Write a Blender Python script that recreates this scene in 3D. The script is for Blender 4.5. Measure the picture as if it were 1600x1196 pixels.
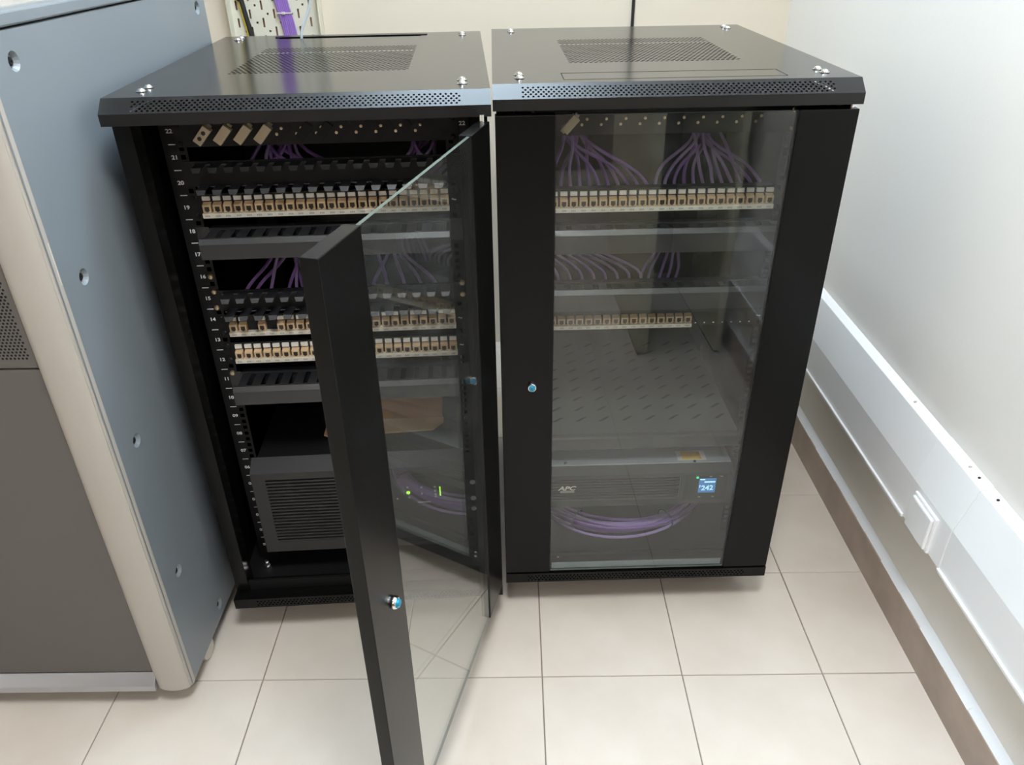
import bpy, math, random
from mathutils import Matrix, Vector
random.seed(7)
PI = math.pi
for o in list(bpy.data.objects): bpy.data.objects.remove(o)
S = bpy.context.scene
COL = S.collection

# ------------------------------------------------------------------ camera
cd = bpy.data.cameras.new('camera'); cam = bpy.data.objects.new('camera', cd); COL.objects.link(cam)
cd.sensor_fit = 'HORIZONTAL'; cd.sensor_width = 36.0; cd.lens = 1214.13 / 1600 * 36; cd.clip_start = .02
CF = Vector((-0.00567877, 0.85968941, -0.51078554)); CR = Vector((0.99989481, -0.00193549, -0.01437412)); CU = Vector((0.0133459, 0.51081344, 0.85958799))
cam.matrix_world = Matrix(((CR.x, CU.x, -CF.x, 0.03215), (CR.y, CU.y, -CF.y, -1.29657), (CR.z, CU.z, -CF.z, 1.39497), (0, 0, 0, 1)))
S.camera = cam
# ------------------------------------------------------------------ world, exposure
wd = bpy.data.worlds.new('world'); S.world = wd; wd.use_nodes = True
wd.node_tree.nodes['Background'].inputs[0].default_value = (.8, .85, .9, 1)
wd.node_tree.nodes['Background'].inputs[1].default_value = .15
S.view_settings.view_transform = 'Standard'; S.view_settings.look = 'None'; S.view_settings.gamma = 1
S.view_settings.use_curve_mapping = False
S.view_settings.exposure = 0.0
COOL, WARM = (.68, .85, 1.0), (1.0, .95, .90)
NEUTRAL = (.93, .97, 1.0)
# x, y, half width, half length, colour, strength, label
LAMPS = [(.16, -1.12, .24, .26, NEUTRAL, 64.0, 'white ceiling light just in front of the racks'),
         (-.04, .28, .3, .3, COOL, 42.0, 'cool white ceiling light above the racks'),
         (-.6, -3.0, .3, .3, WARM, 22.0, 'white ceiling light near the wall behind the camera')]

# ------------------------------------------------------------------ materials
def srgb(r, g, b):
    f = lambda c: (c / 255 / 12.92) if c / 255 <= .04045 else ((c / 255 + .055) / 1.055) ** 2.4
    return (f(r), f(g), f(b))
def mat(name, col, rough=.5, metal=0, var=0, scale=8, bump=0, bscale=200, spec=.5, emit=None, es=0, col2=None, coat=0):
    m = bpy.data.materials.new(name); m.use_nodes = True
    nt = m.node_tree; b = nt.nodes['Principled BSDF']
    b.inputs['Base Color'].default_value = (*col, 1); b.inputs['Roughness'].default_value = rough
    b.inputs['Metallic'].default_value = metal; b.inputs['Specular IOR Level'].default_value = spec
    b.inputs['Coat Weight'].default_value = coat
    if emit: b.inputs['Emission Color'].default_value = (*emit, 1); b.inputs['Emission Strength'].default_value = es
    if var or bump or col2: tc = nt.nodes.new('ShaderNodeTexCoord')
    if var or col2:
        n = nt.nodes.new('ShaderNodeTexNoise'); n.inputs['Scale'].default_value = scale; n.inputs['Detail'].default_value = 6
        nt.links.new(tc.outputs['Object'], n.inputs['Vector'])
        cr = nt.nodes.new('ShaderNodeValToRGB')
        c2 = col2 or tuple(c * (1 - var) for c in col)
        cr.color_ramp.elements[0].position = .35; cr.color_ramp.elements[1].position = .68
        cr.color_ramp.elements[0].color = (*c2, 1); cr.color_ramp.elements[1].color = (*col, 1)
        nt.links.new(n.outputs['Fac'], cr.inputs['Fac']); nt.links.new(cr.outputs['Color'], b.inputs['Base Color'])
    if bump:
        n2 = nt.nodes.new('ShaderNodeTexNoise'); n2.inputs['Scale'].default_value = bscale; n2.inputs['Detail'].default_value = 3
        nt.links.new(tc.outputs['Object'], n2.inputs['Vector'])
        bp = nt.nodes.new('ShaderNodeBump'); bp.inputs['Strength'].default_value = bump; bp.inputs['Distance'].default_value = .002
        nt.links.new(n2.outputs['Fac'], bp.inputs['Height']); nt.links.new(bp.outputs['Normal'], b.inputs['Normal'])
    return m
def glass_mat(name, tint, dust=.02):
    m = bpy.data.materials.new(name); m.use_nodes = True; nt = m.node_tree; nt.nodes.clear()
    N = nt.nodes.new; L = nt.links.new
    out = N('ShaderNodeOutputMaterial'); tr = N('ShaderNodeBsdfTransparent'); tr.inputs[0].default_value = (*tint, 1)
    gl = N('ShaderNodeBsdfGlossy'); gl.inputs['Roughness'].default_value = .01; gl.inputs['Color'].default_value = (1, 1, 1, 1)
    fr = N('ShaderNodeFresnel'); ge = N('ShaderNodeNewGeometry'); mr = N('ShaderNodeMapRange')
    mr.inputs['To Min'].default_value = 1.5; mr.inputs['To Max'].default_value = 1 / 1.5      # same Fresnel on both faces of the pane
    L(ge.outputs['Backfacing'], mr.inputs['Value']); L(mr.outputs['Result'], fr.inputs['IOR'])
    mx = N('ShaderNodeMixShader'); L(fr.outputs[0], mx.inputs[0]); L(tr.outputs[0], mx.inputs[1]); L(gl.outputs[0], mx.inputs[2])
    df = N('ShaderNodeBsdfDiffuse'); df.inputs[0].default_value = (.75, .76, .74, 1)
    tc = N('ShaderNodeTexCoord'); no = N('ShaderNodeTexNoise'); no.inputs['Scale'].default_value = 9; no.inputs['Detail'].default_value = 8
    no.inputs['Distortion'].default_value = 2.2
    L(tc.outputs['Object'], no.inputs['Vector'])
    m2 = N('ShaderNodeMapRange'); m2.inputs['From Min'].default_value = .45; m2.inputs['From Max'].default_value = .8
    m2.inputs['To Min'].default_value = dust * .3; m2.inputs['To Max'].default_value = dust
    L(no.outputs['Fac'], m2.inputs['Value'])
    mx2 = N('ShaderNodeMixShader'); L(m2.outputs['Result'], mx2.inputs[0]); L(mx.outputs[0], mx2.inputs[1]); L(df.outputs[0], mx2.inputs[2])
    L(mx2.outputs[0], out.inputs['Surface'])
    return m
M = dict(
    black=mat('black_powder_coat', (.0040, .0039, .0036), .25, var=.12, scale=6, spec=.18),
    blackcap=mat('black_satin_cap', (.005, .005, .0052), .36, spec=.5),
    blacktop=mat('black_satin_top', (.010, .0095, .009), .17, var=.2, scale=9, spec=.34),
    blackin=mat('black_interior', (.006, .006, .0062), .5, spec=.3),
    rail=mat('rail_black', (.004, .004, .0044), .5, spec=.3),
    panel=mat('panel_black', (.007, .007, .0074), .45, spec=.3),
    duct=mat('duct_charcoal', (.012, .0125, .0145), .38, spec=.65),
    white=mat('white_plastic', srgb(215, 210, 200), .45),
    print_=mat('white_print', srgb(215, 215, 215), .6),
    tag=mat('white_tag', srgb(218, 212, 204), .5),
    strip=mat('label_strip_paper', srgb(212, 206, 192), .55, var=.1, scale=90),
    mark=mat('faded_ink', srgb(150, 148, 142), .7),
    jack=mat('beige_plastic', srgb(198, 168, 132), .45),
    jackin=mat('socket_shadow', (.02, .016, .012), .6),
    adapter=mat('beige_adapter', srgb(190, 172, 145), .5),
    purple=mat('purple_jacket', srgb(152, 114, 188), .4),
    lilac=mat('lilac_jacket', srgb(180, 152, 210), .42),
    chrome=mat('chrome', (.85, .85, .86), .12, 1),
    brass=mat('zinc_screw', srgb(200, 180, 150), .3, .9),
    blue=mat('blue_plastic', srgb(30, 140, 175), .25),
    floor=mat('floor_tile', srgb(224, 214, 203), .22, var=0, scale=7, col2=srgb(217, 206, 194), bump=.03, bscale=60),
    grout=mat('grout', srgb(140, 127, 117), .9),
    wall_w=mat('white_wall_paint', srgb(242, 238, 231), .6, bump=.12, bscale=130, var=.02, scale=3),
    wall_c=mat('cream_wall_paint', srgb(226, 212, 192), .6, bump=.1, bscale=130, var=.02, scale=3),
    wall_f=mat('brown_wall_paint', srgb(128, 112, 98), .6, var=.05, scale=3),
    ceil=mat('ceiling_paint', srgb(240, 242, 242), .7, bump=.05, bscale=60),
    skirt=mat('brown_ceramic', srgb(172, 154, 140), .3, col2=srgb(156, 139, 126), scale=12),
    bead=mat('white_grout', srgb(232, 234, 236), .6, bump=.2, bscale=120),
    trunk=mat('white_pvc', srgb(246, 247, 248), .32, var=.02, scale=4),
    cabside=mat('blue_grey_paint', srgb(130, 137, 143), .38, bump=.05, bscale=800, var=.05, scale=3),
    cabfront=mat('dark_grey_paint', srgb(96, 92, 89), .5, bump=.05, bscale=800),
    cabpillar=mat('silver_grey_paint', srgb(178, 172, 164), .4, bump=.03, bscale=800),
    alu=mat('aluminium', srgb(190, 192, 198), .28, .85),
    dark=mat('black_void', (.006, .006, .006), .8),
    tray=mat('cream_steel', srgb(226, 220, 200), .45),
    card=mat('cardboard', srgb(226, 190, 146), .75, col2=srgb(214, 176, 132), scale=14, bump=.1, bscale=80),  # same cardboard in its lit tone, for the flaps
    card_shade=mat('cardboard_shaded', srgb(170, 128, 92), .8, col2=srgb(150, 112, 80), scale=14),  # darker copy of the cardboard, shade put into the colour
    yellow=mat('yellow_jacket', srgb(200, 170, 40), .5),
    cable_k=mat('black_jacket', (.012, .012, .012), .45),
    wire=mat('grey_wire', srgb(150, 155, 160), .4, .3),
    upsmetal=mat('galvanised_steel', srgb(176, 182, 186), .42, .45),
    upsfront=mat('ups_charcoal', (.015, .0148, .0145), .5),
    yellow_lab=mat('yellow_sticker', srgb(222, 176, 40), .5),
    lcd=mat('lcd_blue', (.02, .10, .28), .3, emit=(.06, .28, .68), es=.55),
    lcdtext=mat('lcd_text', (.6, .85, 1), .4, emit=(.45, .8, 1), es=.8),
    led=mat('green_led', (.2, .5, 0), .3, emit=(.42, 1, .03), es=1.6),
    led2=mat('led_green', (0, .5, .2), .3, emit=(.05, 1, .3), es=.8),
    logo=mat('logo_white', srgb(205, 200, 190), .5),
    lampframe=mat('lamp_frame', srgb(235, 236, 236), .4),
    wood=mat('olive_laminate', srgb(218, 211, 184), .5, var=.05, scale=5),
    wooddark=mat('dark_back_panel', srgb(70, 62, 54), .6),
    glass=glass_mat('clear_glass', (.915, .93, .92), .018),
    shelf=mat('shelf_grey', (.085, .083, .08), .5),
    seal=mat('pale_grey_strip', srgb(120, 132, 136), .35),  # colour of the strip added at the bottom of the glass
    glassedge=mat('glass_edge', srgb(72, 86, 79), .3),
)
# ------------------------------------------------------------------ mesh helpers
class MB:
    def __init__(s): s.v = []; s.f = []; s.m = []
    def add(s, vs, fs, m=0):
        k = len(s.v); s.v += [tuple(v) for v in vs]
        for f in fs: s.f.append(tuple(i + k for i in f)); s.m.append(m)
        return s
    def box(s, x0, x1, y0, y1, z0, z1, m=0):
        return s.add([(x0, y0, z0), (x1, y0, z0), (x1, y1, z0), (x0, y1, z0), (x0, y0, z1), (x1, y0, z1), (x1, y1, z1), (x0, y1, z1)],
                     [(0, 3, 2, 1), (4, 5, 6, 7), (0, 1, 5, 4), (1, 2, 6, 5), (2, 3, 7, 6), (3, 0, 4, 7)], m)
    def quad(s, a, b, c, d, m=0): return s.add([a, b, c, d], [(0, 1, 2, 3)], m)
    def prism(s, prof, a, b, axis='x', m=0, caps=True):
        """prof: 2-D points; axis x -> (y,z), y -> (x,z), z -> (x,y)"""
        P3 = {'x': lambda p, t: (t, p[0], p[1]), 'y': lambda p, t: (p[0], t, p[1]), 'z': lambda p, t: (p[0], p[1], t)}[axis]
        n = len(prof); vs = [P3(p, a) for p in prof] + [P3(p, b) for p in prof]
        fs = [(i, (i + 1) % n, n + (i + 1) % n, n + i) for i in range(n)]
        if caps: fs += [tuple(reversed(range(n))), tuple(range(n, 2 * n))]
        return s.add(vs, fs, m)
    def lathe(s, prof, n=14, o=(0, 0, 0), ax=(0, 0, 1), m=0):
        """prof: (radius, height) list along axis ax from o"""
        a = Vector(ax).normalized(); u = a.orthogonal().normalized(); w = a.cross(u); o = Vector(o); vs = []
        for r, h in prof:
            for i in range(n):
                t = 2 * PI * i / n; vs.append(o + a * h + (u * math.cos(t) + w * math.sin(t)) * r)
        fs = []
        for j in range(len(prof) - 1):
            for i in range(n): fs.append((j * n + i, j * n + (i + 1) % n, (j + 1) * n + (i + 1) % n, (j + 1) * n + i))
        fs += [tuple(reversed(range(n))), tuple(range((len(prof) - 1) * n, len(prof) * n))]
        return s.add(vs, fs, m)
    def tube(s, pts, r, n=8, m=0, sub=4):
        pts = [Vector(p) for p in pts]
        if sub > 1 and len(pts) > 2:
            q = []
            for i in range(len(pts) - 1):
                p0 = pts[max(i - 1, 0)]; p1 = pts[i]; p2 = pts[i + 1]; p3 = pts[min(i + 2, len(pts) - 1)]
                for k in range(sub):
                    t = k / sub
                    q.append(.5 * ((2 * p1) + (p2 - p0) * t + (2 * p0 - 5 * p1 + 4 * p2 - p3) * t * t + (-p0 + 3 * p1 - 3 * p2 + p3) * t ** 3))
            q.append(pts[-1]); pts = q
        vs = []; ref = None
        for i, p in enumerate(pts):
            d = (pts[min(i + 1, len(pts) - 1)] - pts[max(i - 1, 0)]).normalized()
            u = d.orthogonal().normalized() if ref is None else (ref - d * ref.dot(d)).normalized()
            ref = u; w = d.cross(u)
            for k in range(n):
                t = 2 * PI * k / n; vs.append(p + (u * math.cos(t) + w * math.sin(t)) * r)
        fs = [(j * n + i, j * n + (i + 1) % n, (j + 1) * n + (i + 1) % n, (j + 1) * n + i) for j in range(len(pts) - 1) for i in range(n)]
        fs += [tuple(reversed(range(n))), tuple(range((len(pts) - 1) * n, len(pts) * n))]
        return s.add(vs, fs, m)
    def grid(s, us, vs_, skip, F, m=0):
        """fill rectangles of the sorted break lists us x vs_, leaving out the rectangles in skip; F(u,v)->xyz"""
        us = sorted(set(round(u, 6) for u in us)); vs_ = sorted(set(round(v, 6) for v in vs_))
        for i in range(len(us) - 1):
            for j in range(len(vs_) - 1):
                cu = (us[i] + us[i + 1]) / 2; cv = (vs_[j] + vs_[j + 1]) / 2
                if any(a < cu < b and c < cv < d for a, b, c, d in skip): continue
                s.quad(F(us[i], vs_[j]), F(us[i + 1], vs_[j]), F(us[i + 1], vs_[j + 1]), F(us[i], vs_[j + 1]), m)
        return s
    def perf(s, u0, u1, v0, v1, nu, nv, rad, F, n=6, stagger=True, rot=0, ru=1, m=0):
        """plate with nu x nv holes, odd rows shifted by half a pitch"""
        du = (u1 - u0) / (nu + (.5 if stagger else 0)); dv = (v1 - v0) / nv
        for j in range(nv):
            a = u0 + (du / 2 if stagger and j % 2 else 0); vb = v0 + j * dv
            if stagger:
                if j % 2: s.quad(F(u0, vb), F(a, vb), F(a, vb + dv), F(u0, vb + dv), m)
                else: s.quad(F(u1 - du / 2, vb), F(u1, vb), F(u1, vb + dv), F(u1 - du / 2, vb + dv), m)
            for i in range(nu):
                s.hole(a + i * du, a + (i + 1) * du, vb, vb + dv, rad * ru, rad, F, n, rot, m)
        return s
    def hole(s, ua, ub, va, vb, ru, rv, F, n=6, rot=0, m=0, deep=None, md=0):
        cu = (ua + ub) / 2; cv = (va + vb) / 2
        ring = [(cu + ru * math.cos(2 * PI * k / n + rot), cv + rv * math.sin(2 * PI * k / n + rot)) for k in range(n)]
        hu = (ub - ua) / 2; hv = (vb - va) / 2
        cor = [(ub, vb), (ua, vb), (ua, va), (ub, va)]          # quadrant order
        k0 = len(s.v)
        s.v += [tuple(F(*p)) for p in ring] + [tuple(F(*p)) for p in cor]
        quad = lambda t: int((t % (2 * PI)) // (PI / 2)) % 4
        def near(k):
            t = 2 * PI * k / n + rot
            return quad(t)
        for k in range(n):
            a, b = near(k), near((k + 1) % n)
            i, j = k0 + k, k0 + (k + 1) % n
            s.f.append((i, k0 + n + a, j)); s.m.append(m)
            if a != b: s.f.append((k0 + n + a, k0 + n + b, j)); s.m.append(m)
        return ring
def mesh(name, mb, mats):
    me = bpy.data.meshes.new(name); me.from_pydata(mb.v, [], mb.f)
    for mm in mats: me.materials.append(M[mm] if isinstance(mm, str) else mm)
    me.polygons.foreach_set('material_index', mb.m); me.update()
    return me
def fin(o, bevel=0, smooth=False, seg=2):
    if bevel:
        b = o.modifiers.new('bevel', 'BEVEL'); b.width = bevel; b.segments = seg; b.limit_method = 'ANGLE'; b.angle_limit = .6
    if smooth:
        me = o.data
        try: me.shade_smooth()
        except Exception: pass
        try: me.set_sharp_from_angle(angle=math.radians(35))
        except Exception: pass
    return o
def obj(name, mb, mats, parent=None, loc=(0, 0, 0), rot=(0, 0, 0), bevel=0, smooth=False, seg=2, label=None):
    me = mb if isinstance(mb, bpy.types.Mesh) else mesh(name, mb, [mats] if isinstance(mats, str) else mats)
    o = bpy.data.objects.new(name, me); COL.objects.link(o); o.location = loc; o.rotation_euler = rot
    if parent is not None: o.parent = parent
    if label: o['label'] = label
    return fin(o, bevel, smooth, seg)
def tag(o, label=None, cat=None, group=None, kind=None):
    if label: o['label'] = label
    if cat: o['category'] = cat
    if group: o['group'] = group
    if kind: o['kind'] = kind
    return o
def thing(name, label, cat, loc=(0, 0, 0), rz=0, group=None):
    o = bpy.data.objects.new(name, None); COL.objects.link(o); o.empty_display_size = .05
    o.location = loc; o.rotation_euler = (0, 0, rz)
    return tag(o, label, cat, group)
# glyphs -> triangles
GL = {}
def glyph(txt, bold=False):
    if txt not in GL:
        cu = bpy.data.curves.new('glyph', 'FONT'); cu.body = txt; cu.size = 1; cu.resolution_u = 3; cu.align_x = 'CENTER'; cu.align_y = 'CENTER'
        if bold: cu.offset = .03
        o = bpy.data.objects.new('glyph', cu); COL.objects.link(o)
        bpy.context.view_layer.update()
        me = bpy.data.meshes.new_from_object(o.evaluated_get(bpy.context.evaluated_depsgraph_get()))
        GL[txt] = ([tuple(v.co) for v in me.vertices], [tuple(p.vertices) for p in me.polygons])
        bpy.data.objects.remove(o); bpy.data.curves.remove(cu); bpy.data.meshes.remove(me)
    return GL[txt]
def put_text(mb, txt, x, y, z, size, m=0, sx=1, shear=0, bold=False):
    """text standing in the x-z plane at depth y, facing -y"""
    vs, fs = glyph(txt, bold)
    mb.add([(x + (a + shear * b) * size * sx, y, z + b * size) for a, b, c in vs], fs, m)

# ------------------------------------------------------------------ frames of the two racks
LY, LO = 0.0545631, Vector((-0.600563, -0.069209, 0))
RY, RO = 0.0224479, Vector((0, 0, 0))
def rk(which, x, y, z):
    a, o = (LY, LO) if which == 'L' else (RY, RO)
    return Vector((o.x + math.cos(a) * x - math.sin(a) * y, o.y + math.sin(a) * x + math.cos(a) * y, z))
YAW = {'L': LY, 'R': RY}

# ================================================================== ROOM
WX0, WX1, WY0, WY1, CZ = -2.6, .894, -3.7, 1.36, 2.75
fl = tag(obj('floor', MB().box(WX0, WX1, WY0, WY1, -.06, -.0025), 'grout'), 'beige square floor tiles with thin brown joints', kind='structure')
TX, TY, TS, G = .079, -.1864, .3, .0022
def tile_mesh(w, d):
    b = .0007; mb = MB()
    mb.add([(0, 0, -.008), (w, 0, -.008), (w, d, -.008), (0, d, -.008), (0, 0, -.0012), (w, 0, -.0012), (w, d, -.0012), (0, d, -.0012),
            (b, b, 0), (w - b, b, 0), (w - b, d - b, 0), (b, d - b, 0)],
           [(0, 1, 5, 4), (1, 2, 6, 5), (2, 3, 7, 6), (3, 0, 4, 7), (4, 5, 9, 8), (5, 6, 10, 9), (6, 7, 11, 10), (7, 4, 8, 11), (8, 9, 10, 11)])
    return mesh('tile', mb, ['floor'])
full = tile_mesh(TS - G, TS - G)
for i in range(-9, 3):
    for j in range(-12, 6):
        x0 = max(TX + i * TS + G / 2, WX0); x1 = min(TX + (i + 1) * TS - G / 2, WX1)
        y0 = max(TY + j * TS + G / 2, WY0); y1 = min(TY + (j + 1) * TS - G / 2, WY1)
        if x1 - x0 < .01 or y1 - y0 < .01: continue
        w, d = x1 - x0, y1 - y0
        obj('tile', full if abs(w - TS + G) < 1e-4 and abs(d - TS + G) < 1e-4 else tile_mesh(w, d), None, fl, (x0, y0, random.uniform(-.0004, .0003)))
tag(obj('wall_back', MB().box(WX0 - .1, WX1 + .1, WY1, WY1 + .1, -.06, CZ), 'wall_c'), 'plain cream wall behind the racks', kind='structure')
tag(obj('wall_right', MB().box(WX1, WX1 + .1, WY0, WY1, -.06, CZ), 'wall_w'), 'off-white painted wall on the right', kind='structure')
tag(obj('wall_left', MB().box(WX0 - .1, WX0, WY0, WY1, -.06, CZ), 'wall_w'), 'off-white painted wall on the left', kind='structure')
tag(obj('wall_front', MB().box(WX0 - .1, WX1 + .1, WY0 - .1, WY0, -.06, CZ), 'wall_f'), 'brown wall behind the camera', kind='structure')
tag(obj('ceiling', MB().box(WX0 - .1, WX1 + .1, WY0 - .1, WY1 + .1, CZ, CZ + .1), 'ceil'), 'white ceiling', kind='structure')
bb = tag(obj('baseboard_right', MB().box(.8768, .894, WY0, WY1, 0, .0965), 'skirt'), 'brown ceramic skirting along the right wall', kind='structure')
mb = MB(); ys = [WY0 + k * .05 for k in range(int((WY1 - WY0) / .05))] + [WY1]
for k in range(len(ys) - 1):
    t = .0150 + random.uniform(-.0012, .0012); mb.prism([(.894 - t, .0965), (.894, .0965), (.894, .112), (.889, .107)], ys[k], ys[k + 1], 'y')
obj('grout_bead', mb, 'bead', bb, label='white grout bead on top of the skirting')

# ceiling lamps
for k, (lx, ly, a, b, lc, ls_, lb) in enumerate(LAMPS):
    t = thing('ceiling_light', lb, 'light', (lx, ly, CZ - .041), group='ceiling lights')
    lm = mat('lamp_diffuser', (1, 1, 1), .5, emit=lc, es=ls_)
    obj('diffuser', MB().box(-a + .015, a - .015, -b + .015, b - .015, .002, .02), [lm], t)
    fb = MB()
    for q in ((-a, a, -b, -b + .015), (-a, a, b - .015, b), (-a, -a + .015, -b + .015, b - .015), (a - .015, a, -b + .015, b - .015)): fb.box(*q, 0, .04)
    obj('frame', fb, 'lampframe', t)

# ================================================================== CABLE TRUNKING on the right wall
tk = thing('cable_trunking', 'white angled plastic cable trunking along the right wall', 'trunking', (.8932, 0, .304))
PR = [(-.048, 0), (-.048, .096), (-.022, .1915), (0, .1985), (0, 0)]          # (x,z) about the wall line
def seg(y0, y1, g=0, z0=0):
    pr = [(x - (g if x < -.001 else 0), z + (g if z > .01 else -g)) for x, z in PR]
    return MB().prism([pr[0], pr[4], pr[3], pr[2], pr[1]], y0, y1, 'y')
obj('trunk_length', seg(-.028, WY1 - .002), 'trunk', tk, bevel=.0012)
obj('trunk_length', seg(WY0 + .01, -.1895), 'trunk', tk, bevel=.0012)
obj('joint_cover', seg(-.1885, -.029, .0012), 'trunk', tk, bevel=.0012, label='slightly raised joint cover piece')
obj('lower_lip', MB().box(-.053, -.046, -.03, WY1 - .004, -.004, .0025), 'trunk', tk, bevel=.001)
obj('lower_lip', MB().box(-.053, -.046, WY0 + .02, -.1885, -.004, .0025), 'trunk', tk, bevel=.001)
for y, big in ((.105, 1), (-.125, 1), (-.158, 0), (-.222, 0)):
    o = obj('screw', MB().lathe([(.0035 if big else .0028, -.0005), (.0035 if big else .0028, .0008), (.0012, .0012)], 10, ax=(-.3, 0, .95)), 'chrome' if big else 'dark', tk, (-.011, y, .1955 + .001))
so = thing('wall_socket', 'small white square socket cover stuck on the trunking', 'socket', (.846, -.1, .306))
obj('back_box', MB().box(-.007, -.0005, -.046, .046, -.003, .083), 'trunk', so, bevel=.002)
obj('faceplate', MB().box(-.014, -.007, -.041, .041, .002, .078), 'trunk', so, bevel=.004)

# ================================================================== GREY CABINET on the left
gx, gy0, gy1, gz0, gz1 = -.643, -.236, .60, .05, 1.28
gc = thing('equipment_cabinet', 'large blue-grey equipment cabinet with silver front corner beside the open rack', 'cabinet', (gx, gy0, 0))
W, D = .80, gy1 - gy0
holes = [(.069, 1.241), (.7875, 1.2446), (.072, .9253), (.074, .6118), (.075, .2962), (.19, .082), (.7875, .9253), (.7875, .6118), (.7875, .2962), (.62, .082)]
hw = .016; skip = [(y - hw, y + hw, z - hw, z + hw) for y, z in holes]
us = [0, D] + [v for s in skip for v in s[:2]]; vs = [gz0, gz1] + [v for s in skip for v in s[2:]]
mb = MB(); F = lambda u, v: (0, u, v)
mb.grid(us, vs, skip, F)
for (y, z), s in zip(holes, skip):
    mb.hole(*s, .0135, .0135, F, 16)
    for (r0, x0), (r1, x1) in (((.0135, 0), (.0085, -.007)), ((.0085, -.007), (0.0001, -.007))):
        n = 16; k = len(mb.v)
        for r, x in ((r0, x0), (r1, x1)): mb.v += [(x, y + r * math.cos(2 * PI * i / n), z + r * math.sin(2 * PI * i / n)) for i in range(n)]
        for i in range(n): mb.f.append((k + i, k + (i + 1) % n, k + n + (i + 1) % n, k + n + i)); mb.m.append(0)
obj('side_panel', mb, 'cabside', gc)
for y, z in holes:
    obj('recessed_screw', MB().lathe([(.006, 0), (.006, .002), (.004, .0035), (.002, .0035), (.002, .001)], 10, ax=(1, 0, 0)), 'dark', gc, (-.007, y, z), smooth=True)
obj('carcass', MB().box(-W, -.009, .012, D, gz0, gz1), 'cabside', gc)
pil = [(0.0005, .004), (-.004, -.003)] + [(-.036 + .034 * math.cos(t), -.001 - .0135 * math.sin(t)) for t in [PI * k / 10 for k in range(1, 10)]] + [(-.0715, -.002), (-.0715, .012), (0.0005, .012)]
obj('corner_pillar', MB().prism(pil, gz0, gz1 - .002, 'z'), 'cabpillar', gc, smooth=True, label='rounded silver-grey corner pillar')
# front doors
fx1 = -.0735
mb = MB(); FF = lambda u, v: (u, .004, v)
pz0, pz1, px0, px1 = .815, 1.235, -.718, -.083
mb.grid([-W, px0, px1, fx1], [.801, pz0, pz1, gz1 - .004], [(px0, px1, pz0, pz1)], FF)
mb.perf(px0, px1, pz0, pz1, 100, 76, .0021, FF, 6)
obj('seam_highlight', MB().box(.0002, .0009, .0085, .0100, .938, 1.004), 'white', gc, label='painted highlight sliver along the panel seam')  # highlight of the seam catching light, put in as a white sliver
obj('perforated_door', mb, 'cabfront', gc, label='dark grey door panel with fine round perforations')
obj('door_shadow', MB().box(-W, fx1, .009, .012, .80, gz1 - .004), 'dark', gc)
obj('lower_door', MB().box(-W, fx1, .003, .012, gz0 + .038, .797), 'cabfront', gc, bevel=.0015, label='plain dark grey lower door panel')
obj('sill', MB().prism([(-.016, gz0), (-.016, gz0 + .016), (.003, gz0 + .036), (.012, gz0 + .036), (.012, gz0)], -W, fx1 + .004, 'x'), 'alu', gc, bevel=.0015, label='brushed aluminium bottom sill')
obj('lid', MB().box(-W, .001, -.012, D, gz1 + .003, gz1 + .022), 'cabside', gc, bevel=.003, label='grey top lid')
obj('top_plate', MB().box(-W + .03, -.03, .015, D - .03, gz1 + .022, gz1 + .0235), 'cabpillar', gc)
obj('lid_screw', MB().lathe([(.007, 0), (.007, .003), (.004, .005)], 12), 'chrome', gc, (-.015, .035, gz1 + .022))
obj('shade_block', MB().box(-W + .08, -.075, .07, D - .05, .008, gz0), 'dark', gc)  # unseen block added to keep light out from under the cabinet
for x, y in ((-.04, .115), (-.04, D - .1), (-W + .05, .115), (-W + .05, D - .1)):
    c = obj('castor', MB().lathe([(.022, -.011), (.025, -.008), (.025, .008), (.022, .011)], 18, ax=(1, 0, 0)), 'white', gc, (x + .02, y, .025), smooth=True)
    obj('castor_bracket', MB().box(-.014, .014, -.016, .016, .012, .0252), 'alu', c)

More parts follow.
